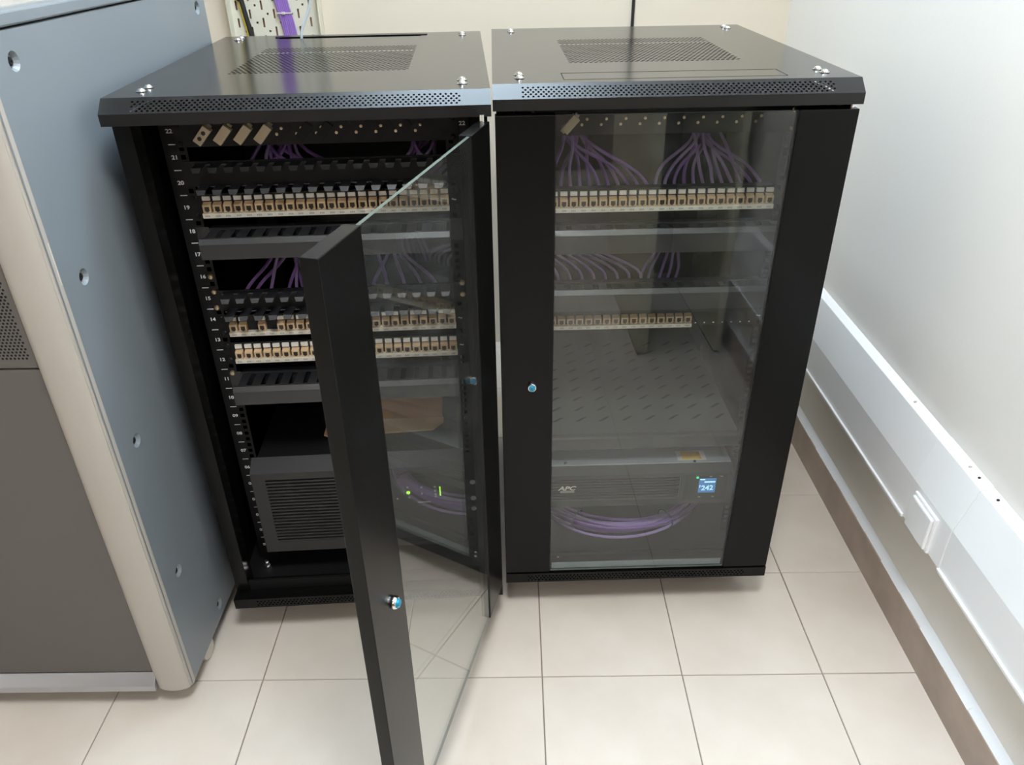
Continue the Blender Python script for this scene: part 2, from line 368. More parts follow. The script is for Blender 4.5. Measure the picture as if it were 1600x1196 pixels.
# ================================================================== RACK CABINETS
Wd, Dp = .6, .768
ZC0, ZC1, ZT, CH = 1.1319, 1.1499, 1.1697, .0241
def rack(which, label):
    t = thing('rack_cabinet', label, 'rack', rk(which, 0, 0, 0), YAW[which])
    # --- top cap
    mb = MB()
    mb.quad((0, 0, ZC0), (Wd, 0, ZC0), (Wd, 0, ZC1), (0, 0, ZC1))
    Fc = lambda u, v: (u, CH * v, ZC1 + (ZT - ZC1) * v)
    mb.grid([0, .045, .555, Wd], [0, .09, .80, 1], [(.045, .555, .09, .80)], Fc)
    nu = 61; du = .51 / (nu + .5)
    Lc = math.hypot(CH, ZT - ZC1)
    a0, a1 = .09, .80
    dv = (a1 - a0) / 5
    for j in range(5):
        a = .045 + (du / 2 if j % 2 else 0); vb = a0 + j * dv
        if j % 2: mb.quad(Fc(.045, vb), Fc(a, vb), Fc(a, vb + dv), Fc(.045, vb + dv))
        else: mb.quad(Fc(.555 - du / 2, vb), Fc(.555, vb), Fc(.555, vb + dv), Fc(.555 - du / 2, vb + dv))
        for i in range(nu): mb.hole(a + i * du, a + (i + 1) * du, vb, vb + dv, .0021, .0019 / Lc, Fc, 6)
    for x in (0, Wd):
        mb.add([(x, 0, ZC0), (x, 0, ZC1), (x, CH, ZT), (x, Dp, ZT), (x, Dp, ZC0)], [(0, 1, 2, 3, 4) if x else (4, 3, 2, 1, 0)])
    mb.quad((0, Dp, ZC0), (0, Dp, ZT), (Wd, Dp, ZT), (Wd, Dp, ZC0))
    mb.quad((0, 0, ZC0), (0, .03, ZC0), (Wd, .03, ZC0), (Wd, 0, ZC0))
    obj('top_cap', mb, 'blackcap', t)
    # --- top plate
    Ft = lambda u, v: (u, v, ZT)
    v0 = (.14, .462, .222, .547); mb = MB(); sk = [v0]
    if which == 'L': sk.append((.136, .4616, .702, .722))
    else: pass
    mb.grid([0, Wd] + [q for s in sk for q in s[:2]], [CH, Dp] + [q for s in sk for q in s[2:]], sk, Ft)
    mb.perf(*v0, 34, 32, .0036, Ft, 6, ru=1.0)
    tp = obj('top_plate', mb, 'blacktop', t, label='satin black top with a perforated square vent')
    if which == 'L':
        obj('slot_flap', MB().box(.125, .475, .7225, .745, ZT, ZT + .0015), 'black', tp)
    else:
        g = MB()
        for q in ((.118, .4874, .0505, .0515), (.118, .4874, .1140, .1150), (.1175, .1185, .051, .1145), (.4870, .4880, .051, .1145)): g.box(*q, ZT - .0004, ZT + .00025)
        obj('knockout_seam', g, 'dark', tp)
    obj('cap_lining', MB().box(.02, .58, .05, Dp - .03, ZT - .036, ZT - .035), 'dark', t)
    dome = MB().lathe([(.0085, 0), (.0085, .0008), (.0062, .001), (.0060, .0025), (.0045, .0045), (.002, .0055)], 14)
    dome.m = [1 if 0 <= (k // 14) <= 0 else 0 for k in range(len(dome.f))]
    dm = mesh('top_screw', dome, ['chrome', 'dark'])
    for x, y, dx in ((.0455, .0885, 0), (.556, .0885, 0), (.046, .712, 0), (.5568, .712, 0)):
        for s in (-1, 1): obj('top_screw', dm, None, t, (x, y + s * .0165, ZT), smooth=True)
    # --- shell
    for x in (.006, .586): obj('side_panel', MB().box(x, x + .008, .03, Dp - .01, .115, ZC0), 'black', t)
    obj('rear_panel', MB().box(.014, .586, Dp - .02, Dp - .012, .115, ZC0), 'black', t)
    for s, n in ((1, 0), (-1, 1)):
        X = lambda x: x if s == 1 else Wd - x
        a, b = sorted((X(.006), X(.030))); mb = MB().box(a, b, .024, .032, .118, ZC0)
        a, b = sorted((X(.030), X(.0335))); mb.box(a, b, .024, .062, .118, ZC0)
        obj('front_post', mb, 'black', t)
        a, b = sorted((X(.040), X(.0775)))
        # mounting rail with square holes
        mb = MB(); Fr = lambda u, v: (u, .1265, v)
        h0, h1 = sorted((X(.0615), X(.0755)))
        mb.grid([a, h0, h1, b], [.118, .139, 1.118, ZC0], [(h0, h1, .139, 1.118)], Fr)
        nz = 66; dz = (1.118 - .139) / nz
        for k in range(nz): mb.hole(h0, h1, .139 + k * dz, .139 + (k + 1) * dz, .0058, .0058, Fr, 4, PI / 4)
        if s == 1: mb.box(.0375, .040, .1265, .17, .118, ZC0)
        else: mb.box(Wd - .040, Wd - .0375, .1265, .17, .118, ZC0)
        r = obj('mounting_rail', mb, 'rail', t)
        pm = MB(); zx = .0538 if s == 1 else .5522
        for u in range(1, 23):
            z = .1621 + .04445 * (u - 1)
            put_text(pm, '%02d' % u, zx, .1262, z, .0098, sx=1.15, bold=True)
            if u > 1: pm.quad((zx - .0062, .1262, z - .0231), (zx + .0062, .1262, z - .0231), (zx + .0062, .1262, z - .0215), (zx - .0062, .1262, z - .0215))
        obj('rail_numbers', pm, 'print_', r, label='small white unit numbers and tick marks')
        obj('rear_post', MB().box(*sorted((X(.035), X(.075))), .62, .66, .118, ZC0), 'rail', t)
    # --- base
    mb = MB(); zb0, zb1 = .0904, .1165
    Fb = lambda u, v: (u, 0.0, v)
    mb.grid([.003, .05, .55, .597], [zb0, zb0 + .005, zb1 - .005, zb1], [(.05, .55, zb0 + .005, zb1 - .005)], Fb)
    mb.perf(.05, .55, zb0 + .005, zb1 - .005, 62, 3, .002, Fb, 6)
    mb.quad((.003, 0, zb1), (.597, 0, zb1), (.597, .06, zb1), (.003, .06, zb1)); mb.quad((.003, 0, zb0), (.003, Dp, zb0), (.597, Dp, zb0), (.597, 0, zb0))
    mb.quad((.003, 0, zb0), (.003, 0, zb1), (.003, Dp, zb1), (.003, Dp, zb0)); mb.quad((.597, 0, zb0), (.597, Dp, zb0), (.597, Dp, zb1), (.597, 0, zb1))
    obj('base_plinth', mb, 'black', t)
    mb = MB().box(.014, .586, .06, Dp - .02, .118, .124); mb.box(.014, .586, .03, .036, .117, .142)
    obj('bottom_plate', mb, 'blackin', t)
    obj('shade_block', MB().box(.03, .57, .135, Dp - .03, .02, .0902), 'blackin', t)  # unseen block added to darken the floor under the rack
    for x, y in ((.06, .12), (.54, .12), (.06, Dp - .015), (.54, Dp - .015)):
        f = obj('levelling_foot', MB().lathe([(.012, 0), (.012, .008), (.006, .012), (.006, .092)], 12), 'rail', t, (x, y, .0005), smooth=True)
        if y < .3: obj('bolt', MB().lathe([(.009, 0), (.009, .007), (.006, .007), (.006, .018), (.004, .02)], 6), 'chrome', f, (0, -.03, .1235))
    return t
def door(t, ang, zt=1.1243, zb=.1190):
    """door hung on its right edge; x runs from -.594 (free edge) to 0 (hinge), outer face at y=0"""
    h = bpy.data.objects.new('door', None); COL.objects.link(h); h.parent = t; h.empty_display_size = .05
    h.location = (.597, .002, 0); h.rotation_euler = (0, 0, ang)
    w = .594; sw = .0985
    def stile(x0, x1, free):
        mb = MB()
        if free:
            mb.box(x0, x1, 0, .0205, zb, zt)
        else:
            mb.box(x0, x1, 0, .020, zb, zt)
        return obj('stile', mb, 'black', h, bevel=.0012)
    st = stile(-w, -w + sw, True); stile(-sw, 0, False)
    mb = MB().box(-w + sw, -sw, .0020, .0070, zb + .002, zt - .001)
    mb.m = [1, 1, 0, 1, 0, 1]
    obj('glass_pane', mb, ['glass', 'glassedge'], h, label='clear smoked glass pane')
    for s in (-w + sw - .0002, -sw - .0018):
        obj('seal', MB().box(s, s + .002, .0012, .0078, zb + .002, zt - .001), 'rail', h)
    k = MB().lathe([(.0088, 0), (.0095, .002), (.0095, .005), (.0078, .0075), (.0062, .0075)], 20, ax=(0, -1, 0))
    k2 = MB().lathe([(.0066, .0), (.0062, .0085), (.0050, .0100), (.002, .0105)], 18, ax=(0, -1, 0))
    lk = obj('lock', k, 'chrome', h, (-w + .0595, -.0002, .613), smooth=True, label='chrome lock ring')
    obj('lock_cap', k2, 'blue', lk, (0, -.0012, 0), smooth=True, label='glossy blue plastic cap')
    obj('lock_slot', MB().box(-.0004, .0004, -.0119, -.0118, -.003, .003), 'rail', lk)
    for z in (zb + .0005, zt - .0035):
        obj('hinge_pin', MB().lathe([(.004, 0), (.004, .012)], 10), 'chrome', h, (-.010, .010, z if z < .5 else z + .0035), smooth=True)
    return h
left = rack('L', 'black rack cabinet whose glass door stands open')
right = rack('R', 'black rack cabinet with closed glass door near the white wall')
door(left, math.radians(72.4)); rd = door(right, 0)
obj('bottom_strip', MB().box(-.49, -.104, .0085, .012, .121, .137), 'seal', rd, bevel=.001, label='pale grey strip along the bottom of the glass')  # strip added for the pale band at the bottom of the glass
obj('base_screw', MB().lathe([(.004, 0), (.003, .002)], 8, ax=(0, -1, 0)), 'chrome', right, (.1231, .03, .139))

# ================================================================== RACK CONTENTS
PITCH = .0184
def jack_mesh():
    mb = MB(); w = .0072; yf = -.0095; z0, z1 = -.0088, .0088; zt = .0052
    # shell: sides, sloping top, bottom
    for x in (-w, w):
        mb.add([(x, 0, z0), (x, yf, z0), (x, yf, zt), (x, 0, z1)], [(0, 1, 2, 3) if x < 0 else (3, 2, 1, 0)])
    mb.quad((-w, yf, zt), (w, yf, zt), (w, 0, z1), (-w, 0, z1)); mb.quad((-w, 0, z0), (w, 0, z0), (w, yf, z0), (-w, yf, z0))
    # front ring with the socket opening
    a, b, c, d = -.0042, .0042, -.0060, .0022
    F = lambda u, v: (u, yf, v)
    mb.grid([-w, a, -.002, .002, b, w], [z0, -.0078, c, d, zt], [(a, b, c, d), (-.002, .002, -.0078, c)], F)
    mb.box(a, b, yf + .0005, -.001, c, d, 1); mb.box(-.002, .002, yf + .0008, -.001, -.0078, c, 1)
    return mesh('keystone_jack', mb, ['jack', 'jackin'])
JM = jack_mesh()
TM = mesh('port_tag', MB().box(-.0066, .0066, -.0045, 0, -.0038, .0038), ['tag'])
def patch_panel(which, z, label, jacks, tags=True, strip_n=24, y=.128, dz=0):
    t = thing('patch_panel', label, 'patch panel', rk(which, .303, y, z), YAW[which], 'patch panels in the racks')
    mb = MB()
    mb.box(-.2413, .2413, 0, .0022, -.0215, .0215); mb.box(-.2215, .2215, .0022, .03, -.019, .019)
    obj('plate', mb, 'panel', t, bevel=.0006)
    x0 = -12 * PITCH
    sm = MB().box(x0, x0 + strip_n * PITCH - .001, -.0115, 0, -.0200, -.0112)
    so = obj('label_strip', sm, 'strip', t, bevel=.0006, label='white paper label strip under the ports')
    pm = MB()
    for i in range(strip_n):
        xc = x0 + (i + .5) * PITCH + random.uniform(-.0008, .0008)
        for k in range(3): pm.quad((xc - .0045 + k * .003, -.0116, -.0174), (xc - .0023 + k * .003, -.0116, -.0174), (xc - .0023 + k * .003, -.0116, -.0143), (xc - .0045 + k * .003, -.0116, -.0143))
    obj('port_marks', pm, 'mark', so)
    for i in range(24):
        xc = x0 + (i + .5) * PITCH
        if i in jacks:
            obj('keystone_jack', JM, None, t, (xc, 0, -.0015))
            if tags: obj('port_tag', TM, None, t, (xc, 0, .0142))
        else:
            obj('empty_port', MB().box(-.0072, .0072, -.0006, 0, -.0085, .0085), 'dark', t, (xc, 0, -.0015))
            if i >= strip_n: obj('port_print', MB().box(-.0015, .0015, -.0006, 0, -.0012, .0012), 'print_', t, (xc, 0, -.0155))
    for s in (-1, 1):
        for zz in (-.0159, .0159): obj('mounting_screw', SCK, None, t, (s * .2325, -.0002, zz), smooth=True)
    if which == 'L' or True:
        sq = MB(); sq.tube([(.2225, -.0006, -.004), (.226, -.0006, -.001), (.230, -.0006, -.003), (.236, -.0006, .0), (.240, -.0006, .001)], .0009, 5)
        obj('pen_scribble', sq, 'print_', t)
    return t
SCR = mesh('mounting_screw', MB().lathe([(.0048, 0), (.0048, .0015), (.0030, .0032), (.0012, .0032), (.0012, .0016)], 12, ax=(0, -1, 0)), ['brass'])
SCK = SCR.copy(); SCK.materials[0] = M['panel']
ALL = set(range(24))
patch_panel('L', .9640, 'fully populated patch panel high in the open rack, above a covered cable duct', ALL)
patch_panel('L', .7255, 'patch panel with two empty ports in the open rack', ALL - {2, 4})
patch_panel('L', .6655, 'lowest patch panel in the open rack, white tags over every port', ALL)
patch_panel('R', .9420, 'patch panel with white tags in the closed rack', ALL)
patch_panel('R', .6960, 'patch panel with empty ports at its right end in the closed rack', set(range(17)), False, 17)

def finger_mesh(closed):
    mb = MB(); w = .0085
    if closed: mb.box(-w, w, -.047, -.018, -.002, 0)
    else:
        mb.prism([(0, 0), (-.0385, 0), (-.0430, -.0060), (-.0445, -.0050), (-.0395, .002), (0, .002)], -w, w, 'x')
        vs = mb.v
        mb.v = [(x * (.72 if y < -.0425 else 1), y, z) for x, y, z in vs]
    return mesh('finger', mb, ['duct'])
FC, FO = finger_mesh(True), finger_mesh(False)
def duct(which, z0, z1, yf, label, xr=.221, n=16):
    """slotted cable duct with a snap-on front cover; yf = front plane"""
    y = .1265; d = y - yf
    t = thing('cable_duct', label, 'cable organiser', rk(which, .303, y, (z0 + z1) / 2), YAW[which], 'cable organisers in the racks')
    h = (z1 - z0) / 2
    mb = MB().box(-xr, xr, -.003, 0, -h, h); mb.box(-xr, xr, -d + .004, 0, -h, -h + .002)
    mb.box(-xr, xr, -.006, .018, h - .004, h - .002)
    mb.box(-.2413, -xr, -.002, 0, -.02, .02); mb.box(xr, .2413, -.002, 0, -.02, .02)
    obj('channel', mb, 'duct', t)
    fy0, fy1 = -d + .0225, -.0055
    p = 2 * xr / n
    fm = mesh('finger', MB().box(-p / 2 + .0052, p / 2 - .0052, fy0 - .012, fy1, -.001, .001), ['duct'])
    for i in range(n): obj('finger', fm, None, t, (-xr + (i + .5) * p, 0, h - .003))
    mb = MB().prism([(-d, -h), (-d + .003, -h), (-d + .003, h - .0105), (-d + .008, h - .002), (-d + .012, h - .002), (-d + .012, h), (-d + .0062, h), (-d, h - .0088)], -xr - .001, xr + .001, 'x')
    obj('front_cover', mb, 'duct', t, label='plain charcoal snap-on cover')
    return t
duct('L', .887, .9235, .060, 'covered cable duct in the open rack, just under its highest row of ports', .218)
duct('L', .5835, .6215, .060, 'covered cable duct in the open rack, just above the cardboard box', .218)
duct('R', .852, .8975, .083, 'upper covered cable duct in the closed rack')
duct('R', .733, .7765, .083, 'lower covered cable duct in the closed rack')
def comb(which, z, label, gap=.038, n=16, xr=.218):
    t = thing('cable_comb', label, 'cable organiser', rk(which, .303, .1265, z), YAW[which], 'open cable combs in the racks')
    mb = MB().box(-.2413, .2413, -.002, 0, -gap / 2 - .003, gap / 2 + .003)
    obj('back_plate', mb, 'panel', t)
    p = 2 * xr / n
    for s in (-1, 1):
        obj('finger_base', MB().box(-xr, xr, -.012, -.001, s * gap / 2 - .002, s * gap / 2), 'duct', t)
        for i in range(n): obj('finger', FO, None, t, (-xr + (i + .5) * p, 0, s * gap / 2 - .001))
    return t
comb('L', 1.022, 'open-fingered cable comb near the top of the open rack', .038)
comb('L', .7795, 'open-fingered cable comb in the middle of the open rack', .036)

def fibre_panel(which, z, label, filled, black):
    t = thing('fibre_panel', label, 'fibre panel', rk(which, .303, .122, z), YAW[which], 'fibre panels at the top of the racks')
    obj('plate', MB().box(-.2413, .2413, 0, .002, -.0215, .0215), 'panel', t)
    obj('tray', MB().box(-.218, .218, .002, .19, -.0205, .0195), 'panel', t)
    ca = math.radians(48); pr = [(-.0165, -.0075), (.0165, -.0075), (.0165, .0075), (-.0165, .0075)]
    R2 = lambda p, s=1: (p[0] * s * math.cos(ca) - p[1] * s * math.sin(ca), p[0] * s * math.sin(ca) + p[1] * s * math.cos(ca))
    for i in range(12 if which == 'L' else 11):
        x = -.190 + i * .0338 if which == 'L' else -.167 + i * .0345
        if i in filled:
            mb = MB().prism([R2(p) for p in pr], -.016, 0, 'y')
            a = obj('adapter', mb, 'adapter', t, (x, 0, 0), bevel=.0008, label='beige duplex adapter')
            fl_ = MB().prism([R2((p[0] * 1.25, p[1] * .55)) for p in pr], -.004, 0, 'y'); obj('adapter_flange', fl_, 'adapter', a)
            if i == 0 and which == 'L':
                for s in (-1, 1):
                    q = R2((s * .006, 0)); obj('adapter_hole', MB().lathe([(.0036, 0), (.0036, .0006)], 12, ax=(0, -1, 0)), 'jackin', a, (q[0], -.016, q[1]))
        elif i in black:
            obj('blank_plug', MB().prism([R2(p) for p in pr], -.003, 0, 'y'), 'dark', t, (x, 0, 0), bevel=.0006)
        else:
            obj('blank_cover', MB().prism([R2(p) for p in pr], -.0008, 0, 'y'), 'rail', t, (x, 0, 0))
        if i not in filled:
            for s in (-1, 1):
                q = R2((s * .004, .0135 * s)); obj('small_screw', SM, None, t, (x - abs(0) + (-.013 if s < 0 else -.004), -.0002, -.0035 if s < 0 else .006), smooth=True)
    for s in (-1, 1):
        for zz in (-.0159, .0159): obj('mounting_screw', SCR if which == 'R' else SCK, None, t, (s * .2325, -.0002, zz), smooth=True)
    return t
SM = mesh('small_screw', MB().lathe([(.0028, 0), (.0026, .0012), (.001, .0018)], 8, ax=(0, -1, 0)), ['brass'])
fibre_panel('L', 1.0905, 'black fibre panel with four beige adapters at the top of the open rack', {0, 1, 2, 3}, {5, 6})
fibre_panel('R', 1.0850, 'black fibre panel with a single beige adapter at the top of the closed rack', {0}, set())

# loose screws in the rails
for x, z, lb in ((.0685, .829, 'highest of the brassy screws in the left rail of the open rack'), (.0685, .7986, 'second brassy screw from the top in the left rail of the open rack'),
                 (.0672, .7652, 'third brassy screw from the top in the left rail of the open rack'), (.0685, .6203, 'lowest brassy screw in the left rail of the open rack'),
                 (.5387, .7986, 'upper of two brassy screws seen through the open door glass'), (.5387, .775, 'lower of two brassy screws seen through the open door glass')):
    tag(obj('rail_screw', MB().lathe([(.0055, 0), (.0055, .0015), (.004, .0042), (.0015, .0045)], 12, ax=(0, -1, 0)), 'brass', None, rk('L', x, .1262, z), (0, 0, LY), smooth=True), lb, 'screw', 'screws in the rails of the open rack')

# ---------------- cables
def cable(which, pts, r, m, label, group, n=7):
    mb = MB(); o = rk(which, *pts[0]); mb.tube([rk(which, *p) - o for p in pts], r, n)
    return tag(obj('network_cable', mb, m, None, o, smooth=True), label, 'cable', group)
def fan(which, zp, top_pts, label, group, idx, r=.0034, sag=.0, ztop=1.065):
    for i in idx:
        xp = .303 + (i - 11.5) * PITCH
        tx, ty = top_pts[0] if i < (top_pts[2] if len(top_pts) > 2 else 12) else top_pts[1]
        tx += random.uniform(-.03, .03); ty += random.uniform(-.015, .02)
        zt = ztop; zm = zp + (zt - zp) * .5
        bow = random.uniform(-.008, .008)
        cable(which, [(tx, ty + .03, zt), (tx + (xp - tx) * .25 + bow, ty, zp + (zt - zp) * .68), (xp + (tx - xp) * .22, ty - .005, zp + (zt - zp) * .33), (xp, .195, zp + .012), (xp, .163, zp)],
              r, 'lilac' if random.random() < .5 else 'purple', label, group)
fan('R', .942, [(.15, .225), (.40, .225), 12], 'purple network cable running down to the ports of the closed rack', 'purple cables behind the upper ports of the closed rack', range(24), ztop=1.062)
fan('L', .964, [(.205, .215), (.475, .215), 15], 'purple network cable behind the upper ports of the open rack', 'purple cables behind the upper ports of the open rack', range(2, 24), ztop=1.064)
fan('L', .7255, [(.20, .215), (.40, .215), 13], 'purple network cable behind the two lower rows of ports in the open rack', 'purple cables behind the lower ports of the open rack', [0, 1, 3, 5, 6, 7, 8, 9, 10, 11, 12, 14, 16, 18, 20, 22], ztop=.875)
for i, x in enumerate((.297, .312, .335, .352, .368)):
    cable('R', [(x + .035, .24, .86), (x + .03 - i * .006, .205, .815), (x + .006, .195, .775), (x, .20, .735), (x - .01, .165, .698)], .0030, 'purple', 'purple network cable hanging behind the lower duct of the closed rack', 'purple cables above the lower duct of the closed rack')
for i in range(8):
    x = .09 + i * .024
    cable('R', [(.05 + i * .01, .25, .85), (.08 + i * .018, .20, .815), (x + .03, .19, .775), (x + .04, .195, .735), (x + .045, .165, .698)], .0030, 'lilac', 'lilac network cable sagging at the left behind the closed rack duct', 'lilac cables above the lower duct of the closed rack')

# ---------------- UPS in the open rack
up = thing('ups_unit', 'large black backup power unit with louvred front, cardboard box on top', 'power unit', rk('L', .303, .06, .198), LY)
H5 = .222
obj('casing', MB().box(-.214, .214, .034, .60, 0, .233), 'panel', up, bevel=.002)
mb = MB(); F = lambda u, v: (u, 0, v)
bx0, bx1 = -.224, .2185
gx0, gx1, gz0_, gz1_ = -.196, .025, .028, .198
mb.grid([bx0, gx0, gx1, bx1], [0, gz0_, gz1_, .215], [(gx0, gx1, gz0_, gz1_)], F)
mb.quad((bx0, 0, .215), (bx1, 0, .215), (bx1, .032, .235), (bx0, .032, .235))
for x in (bx0, bx1): mb.add([(x, 0, 0), (x, 0, .215), (x, .032, .235), (x, .034, 0)], [(0, 1, 2, 3) if x > 0 else (3, 2, 1, 0)])
mb.quad((bx0, 0, 0), (bx0, .034, 0), (bx1, .034, 0), (bx1, 0, 0))
obj('front_bezel', mb, 'upsfront', up)
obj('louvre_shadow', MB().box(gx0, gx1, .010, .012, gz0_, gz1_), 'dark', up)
n = 20; dz = (gz1_ - gz0_) / n
lv = mesh('louvre', MB().prism([(0, 0), (0, dz * .42), (.006, dz * .55), (.008, dz * .55), (.003, 0)], gx0, gx1, 'x'), ['upsfront'])
for k in range(n): obj('louvre', lv, None, up, (0, .0003, gz0_ + k * dz))
for z in (.1875, .1955, .012, .019): obj('groove', MB().box(.035, .17, -.0004, 0, z, z + .003), 'dark', up)
obj('power_led', MB().lathe([(.0042, 0), (.0042, .001), (.002, .002)], 14, ax=(0, -1, 0)), 'led', up, (.0992, 0, .1487), label='round glowing green power light')
for k in range(5): obj('load_led', MB().box(-.0016, .0016, -.001, 0, 0, .0038), 'led', up, (.167, 0, .137 + k * .005))
for x, z in ((.075, .133), (.0985, .1625), (.1005, .135), (.128, .161), (.128, .144), (.156, .161), (.156, .150), (.157, .141), (.157, .135)): obj('panel_mark', MB().lathe([(.0025, 0), (.0025, .0004)], 8, ax=(0, -1, 0)), 'mark', up, (x, 0, z))
obj('model_plate', MB().box(-.014, .014, -.0004, 0, -.0015, .0015), 'mark', up, (.131, 0, .121))
for s in (-1, 1):
    obj('ear', MB().box(s * .2205 - .0, s * .2205 + s * .02, .0645, .0665, .02, .2) if s > 0 else MB().box(-.2405, -.2205, .0645, .0665, .02, .2), 'panel', up)
for z in (.3168, .271, .2411): obj('ear_screw', MB().lathe([(.0062, 0), (.0062, .001), (.005, .0022), (.001, .0026)], 14, ax=(0, -1, 0)), 'white', up, (.2363, .0645, z - .198), smooth=True)

# cardboard box on the UPS
cb = thing('cardboard_box', 'small torn cardboard box with a flap, lying on the black power unit', 'box', rk('L', .352, .21, .4355), LY)
mb = MB(); mb.box(-.125, .125, .0, .003, 0, .075); mb.box(-.125, .125, .15, .153, 0, .075); mb.box(-.125, -.122, .003, .15, 0, .075); mb.box(.122, .125, .003, .15, 0, .075); mb.box(-.122, .122, .003, .15, 0, .003)
obj('walls', mb, 'card_shade', cb)  # walls take the darker copy, shade of the duct above painted in
fp = MB().prism([(-.130, 0), (.128, 0), (.128, -.022), (.106, -.052), (-.118, -.064), (-.130, -.056)], 0, .003, 'z'); obj('front_flap', fp, 'card', cb, (0, 0, .0), (math.radians(-3), 0, 0), label='lit-toned cardboard flap folded out')
obj('front_flap', MB().prism([(-.128, 0), (.126, 0), (.12, .04), (-.12, .045)], 0, .003, 'z'), 'card', cb, (0, 0, .075), (math.radians(60), 0, 0))

# ---------------- shelf in the closed rack
sh = thing('rack_shelf', 'black slotted shelf in the middle of the closed rack', 'shelf', rk('R', .303, .1, .429), RY)
mb = MB(); Fs = lambda u, v: (u, v, 0)
wins = []
for r in range(9):
    for c in range(8): wins.append((-.19 + c * .052 + (r % 2) * .0, -.19 + c * .052 + .030, .05 + r * .044, .05 + r * .044 + .018))
mb.grid([-.215, .215] + [q for w in wins for q in w[:2]], [0, .5] + [q for w in wins for q in w[2:]], wins, Fs)
for a, b, c, d in wins:                                        # slanted slot in each window
    e = .009
    s0 = [(a, c), (a + e, c), (b, d), (b - e, d)]
    for tri in (((a + e, c), (b, c), (b, d)), ((a, c), (b - e, d), (a, d))):
        k = len(mb.v); mb.v += [Fs(*p) for p in tri]; mb.f.append((k, k + 1, k + 2)); mb.m.append(0)
obj('slotted_deck', mb, 'shelf', sh)
obj('slot_shade', MB().box(-.213, .213, .004, .499, -.006, -.004), 'dark', sh)  # dark sheet added so the slots above read as shaded
obj('front_lip', MB().prism([(0, 0), (.002, 0), (.002, -.04), (-.003, -.04), (-.003, -.012), (0, -.008)], -.2195, .2195, 'x'), 'duct', sh, bevel=.0008)
for s in (-1, 1): obj('bracket', MB().box(min(s * .2195, s * .2413), max(s * .2195, s * .2413), .0235, .0255, -.04, .0), 'panel', sh)

# ---------------- rack UPS in the closed rack
ur = thing('ups_unit', 'low black rack power unit with glowing blue display in the closed rack', 'power unit', rk('R', .303, .088, .236), RY)
HU = .108
obj('casing', MB().box(-.2125, .2125, .014, .52, 0, HU), 'upsmetal', ur, bevel=.001, label='bare steel casing')
mb = MB(); F = lambda u, v: (u, 0, v)
g = (-.205, .098, .018, .078)
mb.grid([-.2185, g[0], g[1], .2185], [0, g[2], g[3], .088], [g], F)
mb.quad((-.2185, 0, .088), (.2185, 0, .088), (.2135, .0135, .1065), (-.2135, .0135, .1065))
for x in (-.2185, .2185): mb.add([(x, 0, 0), (x, 0, .088), (x * .977, .0135, .1065), (x, .014, 0)], [(0, 1, 2, 3) if x > 0 else (3, 2, 1, 0)])
mb.quad((-.2185, 0, 0), (-.2185, .014, 0), (.2185, .014, 0), (.2185, 0, 0))
obj('front_bezel', mb, 'upsfront', ur)
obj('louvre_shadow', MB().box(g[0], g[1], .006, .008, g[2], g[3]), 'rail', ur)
n = 8; dz = (g[3] - g[2]) / n
lv = mesh('louvre', MB().prism([(0, 0), (0, dz * .5), (.004, dz * .6), (.006, dz * .6), (.002, 0)], g[0], g[1], 'x'), ['upsfront'])
for k in range(n): obj('louvre', lv, None, ur, (0, .0003, g[2] + k * dz))
obj('display_bezel', MB().box(.108, .206, -.002, 0, .012, .082), 'panel', ur, bevel=.001)
ls = obj('display', MB().box(.1405, .179, -.0026, -.002, .0335, .0735), 'lcd', ur, label='glowing blue display reading 242')
tm = MB(); put_text(tm, '242', .1605, -.0028, .0465, .019, bold=True, sx=.95)
tm.quad((.1525, -.0028, .0615), (.177, -.0028, .0615), (.177, -.0028, .0660), (.1525, -.0028, .0660))
tm.quad((.1425, -.0028, .0690), (.154, -.0028, .0690), (.154, -.0028, .0722), (.1425, -.0028, .0722))
tm.quad((.1425, -.0028, .0480), (.1445, -.0028, .0480), (.1445, -.0028, .0560), (.1425, -.0028, .0560))
obj('display_digits', tm, 'lcdtext', ls)
obj('status_led', MB().lathe([(.0032, 0), (.0032, .001)], 10, ax=(0, -1, 0)), 'led2', ur, (.136, -.002, .0765))
for x, z in ((.145, .021), (.176, .021), (.166, .0785), (.19, .0785)): obj('button_print', MB().box(-.003, .003, -.0003, 0, -.001, .001), 'mark', ur, (x, -.002, z))
lg = MB(); put_text(lg, 'APC', -.157, -.0012, .0540, .0155, sx=1.3, shear=.25, bold=True)
for k in range(3): lg.quad((-.173, -.0012, .0465 - k * .0022), (-.141, -.0012, .0465 - k * .0022), (-.141, -.0012, .0475 - k * .0022), (-.173, -.0012, .0475 - k * .0022))
obj('logo', lg, 'logo', ur, label='white APC lettering')
st = obj('sticker', MB().box(.094, .158, .022, .056, HU, HU + .0006), 'white', ur, label='yellow and white warning sticker')
obj('sticker_band', MB().box(.104, .148, .024, .054, HU + .0006, HU + .0009), 'yellow_lab', st)
for x, y in ((-.16, .022), (.13, .0165)): obj('casing_screw', MB().lathe([(.004, 0), (.003, .0018)], 10), 'chrome', ur, (x, y, HU), smooth=True)
for s in (-1, 1): obj('ear', MB().box(min(s * .2185, s * .2413), max(s * .2185, s * .2413), .0365, .0385, .008, .098), 'panel', ur)

